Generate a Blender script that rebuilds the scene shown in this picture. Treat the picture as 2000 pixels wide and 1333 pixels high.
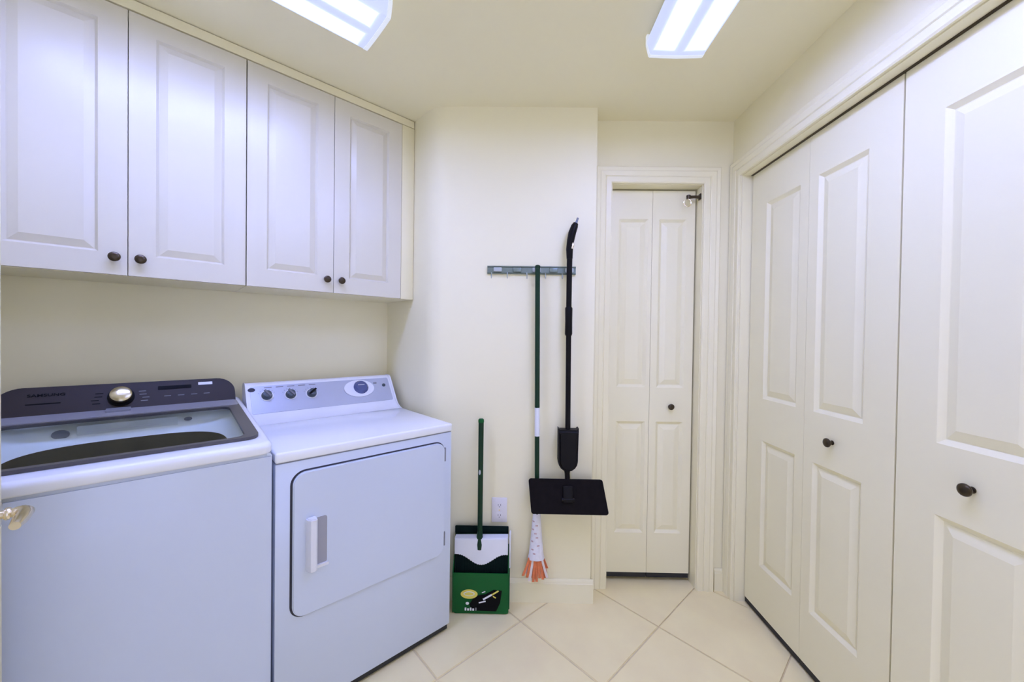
import bpy, bmesh, math, random
from mathutils import Vector, Matrix
random.seed(7)
for o in list(bpy.data.objects): bpy.data.objects.remove(o)
S = bpy.context.scene
COL = S.collection
PI = math.pi

# ------------------------------------------------------------------ camera
CAM_H, F_PX, PITCH, ROLL, YAW = 1.3148, 740.83, 0.0122, 0.0135, -0.0119
cam = bpy.data.cameras.new('camera'); co = bpy.data.objects.new('camera', cam); COL.objects.link(co)
cam.sensor_width = 36.0; cam.lens = 36.0 * F_PX / 2000.0; cam.clip_start = 0.02
fw0 = Vector((math.sin(YAW), math.cos(YAW), 0)); rt0 = Vector((math.cos(YAW), -math.sin(YAW), 0)); zz = Vector((0, 0, 1))
Fw = fw0 * math.cos(PITCH) - zz * math.sin(PITCH); Up = fw0 * math.sin(PITCH) + zz * math.cos(PITCH)
Rt2 = rt0 * math.cos(ROLL) + Up * math.sin(ROLL); Up2 = Up * math.cos(ROLL) - rt0 * math.sin(ROLL)
M3 = Matrix((Rt2, Up2, -Fw)).transposed()
co.matrix_world = Matrix.Translation((0, 0, CAM_H)) @ M3.to_4x4()
S.camera = co
# ------------------------------------------------------------------ world, exposure
W = bpy.data.worlds.new('world'); S.world = W; W.use_nodes = True
W.node_tree.nodes['Background'].inputs[0].default_value = (0.56, 0.60, 0.96, 1); W.node_tree.nodes['Background'].inputs[1].default_value = 2.1   # added fill light, let in through a made-up opening behind the camera
vs = S.view_settings
vs.view_transform = 'Standard'; vs.look = 'None'; vs.gamma = 1.0; vs.use_curve_mapping = False; vs.exposure = 0.27
LAMP = 72.0                       # strength of the fluorescent tubes behind each lens
LAMP_COL = (0.325, 0.40, 1.06)
po = bpy.data.lights.new('fill_portal', 'AREA'); po.shape = 'RECTANGLE'; po.size = 1.05; po.size_y = 2.1; po.cycles.is_portal = True  # samples the added fill at the made-up rear opening
pob = bpy.data.objects.new('fill_portal', po); COL.objects.link(pob); pob.location = (.525, -.80, 1.05); pob.rotation_euler = (PI/2, 0, PI)

# ------------------------------------------------------------------ plan
H = 2.44
YB, XJ, YD, XR = 1.8727, 0.382, 1.9862, 1.1081
CX, CY, ANG = -0.7652, 2.2338, 0.8104
DV = Vector((math.sin(ANG), math.cos(ANG), 0)); NV = Vector((math.cos(ANG), -math.sin(ANG), 0)); OV = Vector((CX, CY, 0))
PHI = PI / 2 - ANG
def L(u, v, z=0.0): return OV + DV * u + NV * v + Vector((0, 0, z))

# ------------------------------------------------------------------ materials
def newmat(name):
    m = bpy.data.materials.new(name); m.use_nodes = True
    nt = m.node_tree; b = nt.nodes['Principled BSDF']; return m, nt, b
def mat(name, col, rough=0.5, metal=0.0, var=0.03, scale=8.0, bump=0.0, bscale=200.0, coat=0.0, spec=0.5):
    m, nt, b = newmat(name)
    tc = nt.nodes.new('ShaderNodeTexCoord'); n = nt.nodes.new('ShaderNodeTexNoise'); n.inputs['Scale'].default_value = scale; n.inputs['Detail'].default_value = 4
    nt.links.new(tc.outputs['Object'], n.inputs['Vector'])
    r = nt.nodes.new('ShaderNodeValToRGB')
    a = [max(0, c * (1 - var)) for c in col]; d = [min(1, c * (1 + var)) for c in col]
    r.color_ramp.elements[0].color = (*a, 1); r.color_ramp.elements[1].color = (*d, 1)
    r.color_ramp.elements[0].position = .3; r.color_ramp.elements[1].position = .7
    nt.links.new(n.outputs['Fac'], r.inputs['Fac']); nt.links.new(r.outputs['Color'], b.inputs['Base Color'])
    b.inputs['Roughness'].default_value = rough; b.inputs['Metallic'].default_value = metal
    b.inputs['Coat Weight'].default_value = coat; b.inputs['Specular IOR Level'].default_value = spec
    if bump:
        n2 = nt.nodes.new('ShaderNodeTexNoise'); n2.inputs['Scale'].default_value = bscale; n2.inputs['Detail'].default_value = 3
        nt.links.new(tc.outputs['Object'], n2.inputs['Vector'])
        bp = nt.nodes.new('ShaderNodeBump'); bp.inputs['Strength'].default_value = bump; bp.inputs['Distance'].default_value = 0.002
        nt.links.new(n2.outputs['Fac'], bp.inputs['Height']); nt.links.new(bp.outputs['Normal'], b.inputs['Normal'])
    return m
M = {}
M['wall'] = mat('wall_paint', (0.94, 0.87, 0.575), 0.6, var=.01, scale=2, bump=.06, bscale=260)
M['ceil'] = mat('ceiling_paint', (0.94, 0.87, 0.575), 0.8, var=.01, scale=2, bump=.08, bscale=220)
M['trim'] = mat('trim_paint', (0.94, 0.87, 0.575), 0.35, var=.01, scale=3)
M['door'] = mat('door_paint', (0.935, 0.868, 0.575), 0.38, var=.01, scale=3, bump=.03, bscale=320)
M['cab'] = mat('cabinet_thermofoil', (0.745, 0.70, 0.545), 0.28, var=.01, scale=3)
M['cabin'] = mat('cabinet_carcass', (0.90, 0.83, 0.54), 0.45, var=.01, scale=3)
M['tile'] = mat('floor_tile', (0.98, 0.83, 0.46), 0.30, var=.05, scale=5, bump=.05, bscale=60)
M['grout'] = mat('tile_grout', (0.80, 0.66, 0.38), 0.85, var=.08, scale=30)
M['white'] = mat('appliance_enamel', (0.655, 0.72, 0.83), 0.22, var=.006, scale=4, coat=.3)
M['enamel_lit'] = mat('appliance_enamel_lit_top', (0.90, 0.92, 0.93), 0.2, var=.006, scale=4, coat=.3)  # same enamel, lightened where the tops face the lamps
M['tub'] = mat('tub_cover_plastic', (0.86, 0.90, 0.88), 0.35, var=.02)
M['gasket'] = mat('dark_seam', (0.03, 0.03, 0.045), 0.6)
M['charcoal'] = mat('charcoal_console', (0.030, 0.022, 0.018), 0.42, var=.05, spec=.25)
M['lidgrey'] = mat('lid_frame_grey', (0.10, 0.095, 0.095), 0.35, var=.03, spec=.35)
M['lidlight'] = mat('lid_rear_grey', (0.36, 0.36, 0.39), 0.25, var=.03)
M['drum'] = mat('drum_steel', (0.16, 0.14, 0.09), 0.4, metal=.6, var=.1, scale=20)
M['black'] = mat('black_print', (0.003, 0.003, 0.004), 0.5, spec=.1)
M['mopblack'] = mat('mop_black_plastic', (0.005, 0.004, 0.004), 0.45, var=.1, spec=.15)
M['mopcloth'] = mat('mop_plate_rubber', (0.008, 0.006, 0.006), 0.8, var=.2, scale=40, bump=.1, spec=.12)
M['brass'] = mat('dial_brushed_metal', (0.62, 0.56, 0.38), 0.25, metal=1.0, var=.06)
M['silver'] = mat('console_silver', (0.50, 0.53, 0.62), 0.35, metal=.35, var=.03)
M['bronze'] = mat('knob_bronze', (0.075, 0.058, 0.038), 0.28, metal=.85, var=.1, scale=40)
M['nickel'] = mat('lever_satin_nickel', (0.82, 0.74, 0.58), 0.22, metal=1.0, var=.05)
M['printw'] = mat('white_print', (0.85, 0.86, 0.88), 0.4)
M['greyp'] = mat('grey_print', (0.16, 0.16, 0.17), 0.5)
M['midgrey'] = mat('mid_grey_plastic', (0.24, 0.25, 0.28), 0.45)
M['blue'] = mat('blue_grey_dial', (0.075, 0.10, 0.24), 0.25, var=.1, coat=.4)
M['knobdark'] = mat('dryer_knob_dark', (0.055, 0.075, 0.085), 0.3, var=.1)
M['whitepl'] = mat('white_plastic', (0.84, 0.85, 0.87), 0.35)
M['green'] = mat('pole_dark_green', (0.006, 0.034, 0.013), 0.4, var=.08, spec=.25)
M['panGreen'] = mat('dustpan_green', (0.004, 0.11, 0.022), 0.4, var=.06, spec=.25)
M['bristle'] = mat('bristle_dark_green', (0.004, 0.012, 0.010), 0.9, var=.2, scale=60, spec=.1)
M['yellow'] = mat('sticker_yellow', (0.78, 0.68, 0.12), 0.5)
M['orange'] = mat('mop_strip_orange', (0.72, 0.20, 0.07), 0.85, var=.15, scale=40, bump=.2)
M['strip'] = mat('mop_strip_white', (0.80, 0.70, 0.62), 0.85, var=.05, scale=40, bump=.2)
M['sleeve'] = mat('mop_sleeve_white', (0.82, 0.80, 0.82), 0.7, var=.05, scale=60)
M['print'] = mat('sleeve_print', (0.60, 0.42, 0.40), 0.7)
M['rail'] = mat('rack_grey_green', (0.20, 0.25, 0.22), 0.35, metal=.5, var=.1, scale=30)
M['raillight'] = mat('rack_grip_light', (0.48, 0.52, 0.50), 0.45)
M['outlet'] = mat('outlet_almond', (0.80, 0.77, 0.76), 0.35)
M['foot'] = mat('foot_and_gap_shade', (0.02, 0.02, 0.02), 0.7)  # rubber feet, plus painted shade in gaps under doors and dryer
M['housing'] = mat('fixture_white_metal', (0.80, 0.80, 0.80), 0.4)

def glass_mat():
    m, nt, b = newmat('lid_tinted_glass'); nt.nodes.remove(b)
    out = nt.nodes['Material Output']
    t = nt.nodes.new('ShaderNodeBsdfTransparent'); t.inputs[0].default_value = (0.95, 0.97, 0.96, 1)
    g = nt.nodes.new('ShaderNodeBsdfGlossy'); g.inputs['Roughness'].default_value = 0.03
    f = nt.nodes.new('ShaderNodeLayerWeight'); f.inputs[0].default_value = 0.25
    pw = nt.nodes.new('ShaderNodeMath'); pw.operation = 'POWER'; pw.inputs[1].default_value = 4.0; nt.links.new(f.outputs['Facing'], pw.inputs[0])
    ml = nt.nodes.new('ShaderNodeMath'); ml.operation = 'MULTIPLY_ADD'; ml.inputs[1].default_value = .25; ml.inputs[2].default_value = .02; nt.links.new(pw.outputs[0], ml.inputs[0])
    x = nt.nodes.new('ShaderNodeMixShader')
    nt.links.new(ml.outputs[0], x.inputs[0]); nt.links.new(t.outputs[0], x.inputs[1]); nt.links.new(g.outputs[0], x.inputs[2]); nt.links.new(x.outputs[0], out.inputs[0])
    return m
M['glass'] = glass_mat()
def lens_mat():
    # acrylic lens lit by two tubes lying lengthwise: brightest over each tube
    m, nt, b = newmat('fluorescent_lens')
    b.inputs['Base Color'].default_value = (0.35, 0.37, 0.42, 1); b.inputs['Roughness'].default_value = .3
    tc = nt.nodes.new('ShaderNodeTexCoord'); sp = nt.nodes.new('ShaderNodeSeparateXYZ'); nt.links.new(tc.outputs['Object'], sp.inputs[0])
    ab = nt.nodes.new('ShaderNodeMath'); ab.operation = 'ABSOLUTE'; nt.links.new(sp.outputs['X'], ab.inputs[0])
    su = nt.nodes.new('ShaderNodeMath'); su.operation = 'SUBTRACT'; su.inputs[1].default_value = .056; nt.links.new(ab.outputs[0], su.inputs[0])
    a2 = nt.nodes.new('ShaderNodeMath'); a2.operation = 'ABSOLUTE'; nt.links.new(su.outputs[0], a2.inputs[0])
    # along the length the tubes stop short of the end caps
    ay = nt.nodes.new('ShaderNodeMath'); ay.operation = 'ABSOLUTE'; nt.links.new(sp.outputs['Y'], ay.inputs[0])
    at = nt.nodes.new('ShaderNodeAttribute'); at.attribute_type = 'OBJECT'; at.attribute_name = 'half_tube'
    sy = nt.nodes.new('ShaderNodeMath'); sy.operation = 'SUBTRACT'; nt.links.new(ay.outputs[0], sy.inputs[0]); nt.links.new(at.outputs['Fac'], sy.inputs[1])
    mx = nt.nodes.new('ShaderNodeMath'); mx.operation = 'MAXIMUM'; nt.links.new(a2.outputs[0], mx.inputs[0]); nt.links.new(sy.outputs[0], mx.inputs[1])
    dv_ = nt.nodes.new('ShaderNodeMath'); dv_.operation = 'DIVIDE'; dv_.inputs[1].default_value = .017; nt.links.new(mx.outputs[0], dv_.inputs[0])
    m0 = nt.nodes.new('ShaderNodeMath'); m0.operation = 'MAXIMUM'; m0.inputs[1].default_value = 0.0; nt.links.new(dv_.outputs[0], m0.inputs[0])
    sq = nt.nodes.new('ShaderNodeMath'); sq.operation = 'MULTIPLY'; nt.links.new(m0.outputs[0], sq.inputs[0]); nt.links.new(m0.outputs[0], sq.inputs[1])
    ng = nt.nodes.new('ShaderNodeMath'); ng.operation = 'MULTIPLY'; ng.inputs[1].default_value = -1.0; nt.links.new(sq.outputs[0], ng.inputs[0])
    ex = nt.nodes.new('ShaderNodeMath'); ex.operation = 'EXPONENT'; nt.links.new(ng.outputs[0], ex.inputs[0])
    mc = nt.nodes.new('ShaderNodeMix'); mc.data_type = 'RGBA'; nt.links.new(ex.outputs[0], mc.inputs[0])
    mc.inputs[6].default_value = (.36, .41, .64, 1); mc.inputs[7].default_value = (LAMP_COL[0]*LAMP, LAMP_COL[1]*LAMP, LAMP_COL[2]*LAMP, 1)
    nt.links.new(mc.outputs[2], b.inputs['Emission Color']); b.inputs['Emission Strength'].default_value = 1.0
    return m
M['lens'] = lens_mat()

m_, nt_, b_ = newmat('lens_end_acrylic'); b_.inputs['Base Color'].default_value = (.5, .53, .58, 1); b_.inputs['Emission Color'].default_value = (.85, .90, 1, 1); b_.inputs['Emission Strength'].default_value = .45; M['lenscap'] = m_
# ------------------------------------------------------------------ mesh helpers
def box(bm, x0, x1, y0, y1, z0, z1):
    vs_ = [bm.verts.new(p) for p in ((x0,y0,z0),(x1,y0,z0),(x1,y1,z0),(x0,y1,z0),(x0,y0,z1),(x1,y0,z1),(x1,y1,z1),(x0,y1,z1))]
    for f in ((3,2,1,0),(4,5,6,7),(0,1,5,4),(1,2,6,5),(2,3,7,6),(3,0,4,7)): bm.faces.new([vs_[i] for i in f])
    return bm
def B(*a, bev=0.0, seg=2):
    bm = bmesh.new(); box(bm, *a)
    if bev: bmesh.ops.bevel(bm, geom=bm.edges[:], offset=bev, segments=seg, profile=.5, affect='EDGES')
    return bm
def prism(pts, lo, hi, axis='z', bm=None):
    """closed outline pts (a,b) extruded lo..hi; axis z: (a,b,c)  axis x: (c,a,b)  axis y: (a,c,b)"""
    bm = bm or bmesh.new()
    f = {'z': lambda a, b, c: (a, b, c), 'x': lambda a, b, c: (c, a, b), 'y': lambda a, b, c: (a, c, b)}[axis]
    v0 = [bm.verts.new(f(a, b, lo)) for a, b in pts]; v1 = [bm.verts.new(f(a, b, hi)) for a, b in pts]
    n = len(pts)
    bm.faces.new(v0[::-1]); bm.faces.new(v1)
    for i in range(n): bm.faces.new((v0[i], v0[(i+1) % n], v1[(i+1) % n], v1[i]))
    bmesh.ops.recalc_face_normals(bm, faces=bm.faces[:])
    return bm
def rrect(x0, x1, y0, y1, r, n=6, rs=None):
    rs = rs or (r, r, r, r); pts = []
    for (cx, cy, a0, rr) in ((x1-rs[0], y1-rs[0], 0, rs[0]), (x0+rs[1], y1-rs[1], PI/2, rs[1]), (x0+rs[2], y0+rs[2], PI, rs[2]), (x1-rs[3], y0+rs[3], 1.5*PI, rs[3])):
        for i in range(n+1): a = a0 + PI/2*i/n; pts.append((cx+rr*math.cos(a), cy+rr*math.sin(a)))
    return pts
def ell(cx, cy, rx, ry, n=28, p=2.0):
    o = []
    for i in range(n):
        a = 2*PI*i/n; c, s = math.cos(a), math.sin(a)
        o.append((cx+rx*math.copysign(abs(c)**(2/p), c), cy+ry*math.copysign(abs(s)**(2/p), s)))
    return o
def ring(outer, inner, lo, hi, bm=None):
    """two outlines with the same count -> flat frame lying in xy, thickness lo..hi"""
    bm = bm or bmesh.new(); n = len(outer)
    a = [bm.verts.new((x, y, lo)) for x, y in outer]; b = [bm.verts.new((x, y, lo)) for x, y in inner]
    c = [bm.verts.new((x, y, hi)) for x, y in outer]; d = [bm.verts.new((x, y, hi)) for x, y in inner]
    for i in range(n):
        j = (i+1) % n
        for q in ((c[i], c[j], d[j], d[i]), (a[j], a[i], b[i], b[j]), (a[i], a[j], c[j], c[i]), (b[j], b[i], d[i], d[j])): bm.faces.new(q)
    bmesh.ops.recalc_face_normals(bm, faces=bm.faces[:])
    return bm
def tube(path, rad, n=14, bm=None, flat=None):
    """swept round tube with caps; rad is a number or one per point"""
    bm = bm or bmesh.new(); P = [Vector(p) for p in path]
    R = rad if isinstance(rad, (list, tuple)) else [rad]*len(P)
    t0 = (P[1]-P[0]).normalized(); up = Vector((0, 0, 1)) if abs(t0.z) < .9 else Vector((0, 1, 0))
    nrm = t0.cross(up).normalized(); rings = []
    for i, p in enumerate(P):
        t = (P[min(i+1, len(P)-1)]-P[max(i-1, 0)]).normalized()
        nrm = (nrm - t*nrm.dot(t)).normalized(); bn = t.cross(nrm)
        rings.append([bm.verts.new(p + (nrm*math.cos(2*PI*k/n) + bn*math.sin(2*PI*k/n)*(flat or 1))*R[i]) for k in range(n)])
    for a, b in zip(rings, rings[1:]):
        for k in range(n): bm.faces.new((a[k], a[(k+1) % n], b[(k+1) % n], b[k]))
    bm.faces.new(rings[0][::-1]); bm.faces.new(rings[-1])
    bmesh.ops.recalc_face_normals(bm, faces=bm.faces[:])
    return bm
def lathe(prof, n=24, axis='z', bm=None):
    """profile of (radius, height)"""
    bm = bm or bmesh.new(); f = {'z': lambda x, y, h: (x, y, h), 'y': lambda x, y, h: (x, -h, y), 'x': lambda x, y, h: (h, x, y)}[axis]
    rings = []
    for r, h in prof:
        rings.append([bm.verts.new(f(max(r, 1e-4)*math.cos(2*PI*k/n), max(r, 1e-4)*math.sin(2*PI*k/n), h)) for k in range(n)])
    for a, b in zip(rings, rings[1:]):
        for k in range(n): bm.faces.new((a[k], a[(k+1) % n], b[(k+1) % n], b[k]))
    bm.faces.new(rings[0][::-1]); bm.faces.new(rings[-1])
    bmesh.ops.recalc_face_normals(bm, faces=bm.faces[:])
    return bm
def mesh_from(name, bm, m, ang=35):
    me = bpy.data.meshes.new(name); bmesh.ops.recalc_face_normals(bm, faces=bm.faces[:]); bm.to_mesh(me); bm.free()
    for p in me.polygons: p.use_smooth = True
    me.set_sharp_from_angle(angle=math.radians(ang)); me.materials.append(M[m]); return me
def obj(name, bm, m, parent=None, loc=(0, 0, 0), rz=0.0, mw=None, ang=35):
    if mw is not None: bmesh.ops.transform(bm, matrix=mw, verts=bm.verts[:])
    o = bpy.data.objects.new(name, mesh_from(name, bm, m, ang)); COL.objects.link(o)
    o.parent = parent; o.location = loc; o.rotation_euler = (0, 0, rz); return o
def tag(o, label=None, cat=None, group=None, kind=None):
    for k, v in (('label', label), ('category', cat), ('group', group), ('kind', kind)):
        if v: o[k] = v
    return o
def thing(name, loc, rz=0.0, label=None, cat=None, group=None, kind=None):
    o = bpy.data.objects.new(name, None); COL.objects.link(o); o.empty_display_size = .05
    o.location = loc; o.rotation_euler = (0, 0, rz); return tag(o, label, cat, group, kind)
def link_copy(o, parent, loc, rz=None):
    c = o.copy(); COL.objects.link(c); c.parent = parent; c.location = loc
    if rz is not None: c.rotation_euler = (0, 0, rz)
    return c
def text_mesh(name, s, size, m, parent, mw, depth=.0006, bold=0.0):
    cu = bpy.data.curves.new(name, 'FONT'); cu.body = s; cu.size = size; cu.align_x = 'CENTER'; cu.align_y = 'CENTER'; cu.extrude = depth; cu.offset = bold
    t = bpy.data.objects.new(name, cu); COL.objects.link(t)
    dg = bpy.context.evaluated_depsgraph_get(); dg.update()
    me = bpy.data.meshes.new_from_object(t.evaluated_get(dg)); bpy.data.objects.remove(t)
    me.transform(mw); me.materials.clear(); me.materials.append(M[m]); me.name = name
    o = bpy.data.objects.new(name, me); COL.objects.link(o); o.parent = parent; return o

# ------------------------------------------------------------------ floor: slab and diagonal tiles
def clip(poly, n, d):
    out = []
    for i in range(len(poly)):
        a, b = poly[i], poly[(i+1) % len(poly)]
        da = a[0]*n[0]+a[1]*n[1]-d; db = b[0]*n[0]+b[1]*n[1]-d
        if da <= 0: out.append(a)
        if da*db < 0: t = da/(da-db); out.append((a[0]+t*(b[0]-a[0]), a[1]+t*(b[1]-a[1])))
    return out
U_L = -1.45
REAR = -0.75
HP = [((1, 0), 1.28), ((0, 1), 2.16), ((0, -1), -REAR), ((-NV.x, -NV.y), -(NV.dot(OV))), ((-DV.x, -DV.y), -(DV.dot(OV)+U_L))]
big = [(-4, -4), (4, -4), (4, 4), (-4, 4)]
for n, d in HP: big = clip(big, n, d)
floor = obj('floor', prism(big, -.10, -.004), 'grout'); tag(floor, 'cream ceramic tile floor laid on the diagonal', 'floor', kind='structure')
PIT, GR = 0.445, 0.006
def tile_bm(poly):
    bm = prism(poly, -.0045, 0.0)
    return bm
whole = None; hw = (PIT-GR)/2
for i in range(-8, 9):
    for j in range(-8, 9):
        uc = 0.2375 + PIT*(i+.5); vc = 0.9135 + PIT*(j+.5)
        c = L(uc, vc); pts = [L(uc+a*hw, vc+b*hw) for a, b in ((-1, -1), (1, -1), (1, 1), (-1, 1))]
        pl = [(p.x, p.y) for p in pts]; q = pl
        for n, d in HP:
            q = clip(q, n, d)
            if len(q) < 3: break
        if len(q) < 3: continue
        if len(q) == 4 and all(abs(a[0]-b[0])+abs(a[1]-b[1]) < 1e-6 for a, b in zip(q, pl)):
            if whole is None:
                bm = B(-hw, hw, -hw, hw, -.0045, 0.0)
                top = [e for e in bm.edges if all(v.co.z > -.001 for v in e.verts)]
                bmesh.ops.bevel(bm, geom=top, offset=.0022, segments=2, affect='EDGES')
                whole = mesh_from('tile', bm, 'tile')
            o = bpy.data.objects.new('tile', whole); COL.objects.link(o); o.parent = floor; o.location = (c.x, c.y, 0); o.rotation_euler = (0, 0, PHI)
        else:
            obj('tile', tile_bm([(a-c.x, b-c.y) for a, b in q]), 'tile', floor, (c.x, c.y, 0))

# ------------------------------------------------------------------ ceiling and walls
tag(obj('ceiling', prism([(a*1.0, b*1.0) for a, b in big], H, H+.1), 'ceil'), 'plain off-white painted ceiling', 'ceiling', kind='structure')
def P2(v): return (v.x, v.y)
def wall(name, pts, z0, z1, label, m='wall'):
    return tag(obj(name, prism(pts, z0, z1), m, ang=50), label, 'wall', kind='structure')
TH = .12
wall('wall_left', [P2(L(.0, 0)), P2(L(U_L, 0)), P2(L(U_L, -TH)), P2(L(.0, -TH))], -.1, H, 'cream wall behind the washer and dryer, under the cabinets')
# projecting wall with rounded corner: alcove end, bullnose, frontal face
vB = (CY-YB)/math.sin(ANG); Bp = L(0, vB); turn = PI/2-ANG + 0.0
turn = math.acos(NV.dot(Vector((1, 0, 0)))); tl = .065; Rb = tl/math.tan(turn/2)
st = Bp - NV*tl; cen = st + DV*Rb; arc = []
for k in range(13):
    a = turn*k/12; dvec = (-DV)
    c_, s_ = math.cos(a), math.sin(a)
    arc.append((cen.x + Rb*(dvec.x*c_ - dvec.y*s_), cen.y + Rb*(dvec.x*s_ + dvec.y*c_)))
wall('wall_back', [P2(L(0, 0))] + arc + [(XJ, YB), (XJ, YD+.12), (-.2, YD+.12), P2(L(.12, 0))], -.1, H, 'white wall where the mops hang, rounded at its left corner')
# nook wall with the narrow closet opening
SX0, SX1, SZ = 0.485, 0.957, 2.116
bm = prism([(XJ, YD), (SX0, YD), (SX0, YD+.12), (XJ, YD+.12)], -.1, H)
prism([(SX1, YD), (XR+.12, YD), (XR+.12, YD+.12), (SX1, YD+.12)], -.1, H, bm=bm)
prism([(SX0, YD), (SX1, YD), (SX1, YD+.12), (SX0, YD+.12)], SZ, H, bm=bm)
tag(obj('wall_nook', bm, 'wall'), 'wall of the recess around the narrow bifold closet', 'wall', kind='structure')
# right wall with the wide closet opening
OY0, OY1, OZ = 0.425, 1.905, 2.130
bm = prism([(XR, OY1), (XR+.12, OY1), (XR+.12, YD), (XR, YD)], -.1, H)
prism([(XR, REAR), (XR+.12, REAR), (XR+.12, OY0), (XR, OY0)], -.1, H, bm=bm)
prism([(XR, OY0), (XR+.12, OY0), (XR+.12, OY1), (XR, OY1)], OZ, H, bm=bm)
tag(obj('wall_right', bm, 'wall'), 'white wall around and above the wide closet doors', 'wall', kind='structure')
vE = 1.75; pE = L(U_L, vE)
wall('wall_entry', [P2(L(U_L, -TH)), P2(L(U_L, vE)), P2(L(U_L-TH, vE)), P2(L(U_L-TH, -TH))], -.1, H, 'side wall left of the washer, behind the open entry door')
wall('wall_hall', [(pE.x, pE.y), (pE.x, REAR), (pE.x-TH, REAR), (pE.x-TH, pE.y)], -.1, H, 'short wall beside the camera on the left')
bm = prism([(pE.x-TH, REAR), (.0, REAR), (.0, REAR-TH), (pE.x-TH, REAR-TH)], -.1, H)
prism([(1.05, REAR), (1.38, REAR), (1.38, REAR-TH), (1.05, REAR-TH)], -.1, H, bm=bm); prism([(.0, REAR), (1.05, REAR), (1.05, REAR-TH), (.0, REAR-TH)], 2.10, H, bm=bm)  # opening is added so world fill reaches the appliance fronts
tag(obj('wall_rear', bm, 'wall'), 'wall behind the camera with an opening added for fill light', 'wall', kind='structure')
wall('wall_closet', [(.2, 2.107), (.47, 2.107), (.47, 2.15), (1.27, 2.15), (1.27, REAR+.001), (1.38, REAR+.001), (1.38, 2.26), (.2, 2.26)], -.1, H+.1, 'inside back of the closets, seen only through door gaps')

# baseboards
def base_prof(t=.013, h=.116): return [(0, 0), (-t, 0), (-t, h-.022), (-t*.75, h-.018), (-t*.75, h-.010), (-t*.35, h), (0, h)]
bm = bmesh.new(); prism([(y, z) for y, z in base_prof()], -.40, XJ+.013, 'x', bm)
bb = obj('baseboard_back', bm, 'trim', None, (0, YB-.0005, 0)); tag(bb, 'white baseboard below the hanging mops', 'baseboard', kind='structure')
tag(obj('baseboard_nook', prism([(0, 0), (.013, 0), (.013, .094), (.009, .106), (.004, .116), (0, .116)], YB+.001, YD-.018, 'y'), 'trim', None, (XJ+.0005, 0, 0)), 'short white baseboard return on the recess side', 'baseboard', kind='structure')
tag(obj('baseboard_right', prism([(y, z) for y, z in base_prof(.012, .116)], 1.047, XR-.018, 'x'), 'trim', None, (0, YD-.0005, 0)), 'tiny white baseboard between the two closet casings', 'baseboard', kind='structure')

# casings: profile is (across from the opening edge outwards, proud of the wall)
CP = [(0, 0), (0, .010), (.006, .014), (.030, .014), (.034, .011), (.038, .015), (.058, .018), (.064, .016), (.078, .019), (.083, .017), (.083, 0)]
def casing(name, x0, x1, zt, label, sides=(1, 1), wl=None, wr=None):
    """legs and head around an opening; local x across, -y proud, z up"""
    t = thing(name, (0, 0, 0), 0, label, 'door casing', kind='structure')
    pr = lambda w: [(a*w/.083, b) for a, b in CP]
    wl = wl or .083; wr = wr or .083
    def leg(xe, sgn, w):
        bm = bmesh.new(); P = pr(w); lo = []; hi = []
        for a, b in P:
            lo.append(bm.verts.new((xe+sgn*a, -b, 0))); hi.append(bm.verts.new((xe+sgn*a, -b, zt+a*.083/w)))
        n = len(P)
        for i in range(n): bm.faces.new((lo[i], lo[(i+1) % n], hi[(i+1) % n], hi[i]))
        bm.faces.new(lo); bm.faces.new(hi); return bm
    if sides[0]: obj('casing_leg', leg(x0, -1, wl), 'trim', t, ang=20)
    if sides[1]: obj('casing_leg', leg(x1, 1, wr), 'trim', t, ang=20)
    bm = bmesh.new(); lo = []; hi = []
    for a, b in CP:
        lo.append(bm.verts.new((x0-a*wl/.083, -b, zt+a))); hi.append(bm.verts.new((x1+a*wr/.083, -b, zt+a)))
    n = len(CP)
    for i in range(n): bm.faces.new((lo[i], lo[(i+1) % n], hi[(i+1) % n], hi[i]))
    bm.faces.new(lo); bm.faces.new(hi); obj('casing_head', bm, 'trim', t, ang=20)
    return t
t = casing('trim_1', SX0, SX1, SZ, 'white moulded casing around the narrow bifold door'); t.location = (0, YD-.0005, 0)
for (x0, x1, y0, y1, z0, z1) in ((SX0-.0, SX0+.004, .001, .115, 0, SZ), (SX1-.004, SX1, .001, .115, 0, SZ)):
    obj('jamb', B(x0, x1, y0, y1, z0, z1), 'trim', t)
obj('jamb', B(SX0+.0045, SX1-.0045, .001, .115, SZ-.004, SZ), 'trim', t)
# wide closet: local x -> world -y
t2 = casing('trim_2', -OY1, -OY0, OZ, 'long white casing framing the wide closet on the right', wl=.077); t2.location = (XR-.0005, 0, 0); t2.rotation_euler = (0, 0, -PI/2)
obj('jamb', B(-OY1, -OY1+.004, .001, .115, 0, OZ), 'trim', t2); obj('jamb', B(-OY0-.004, -OY0, .001, .115, 0, OZ), 'trim', t2)
obj('jamb', B(-OY1+.0045, -OY0-.0045, .001, .115, OZ-.004, OZ), 'trim', t2)
obj('door_track', B(-OY1+.008, -OY0-.008, .040, .080, OZ-.007, OZ-.0045), 'bronze', t2)

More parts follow.
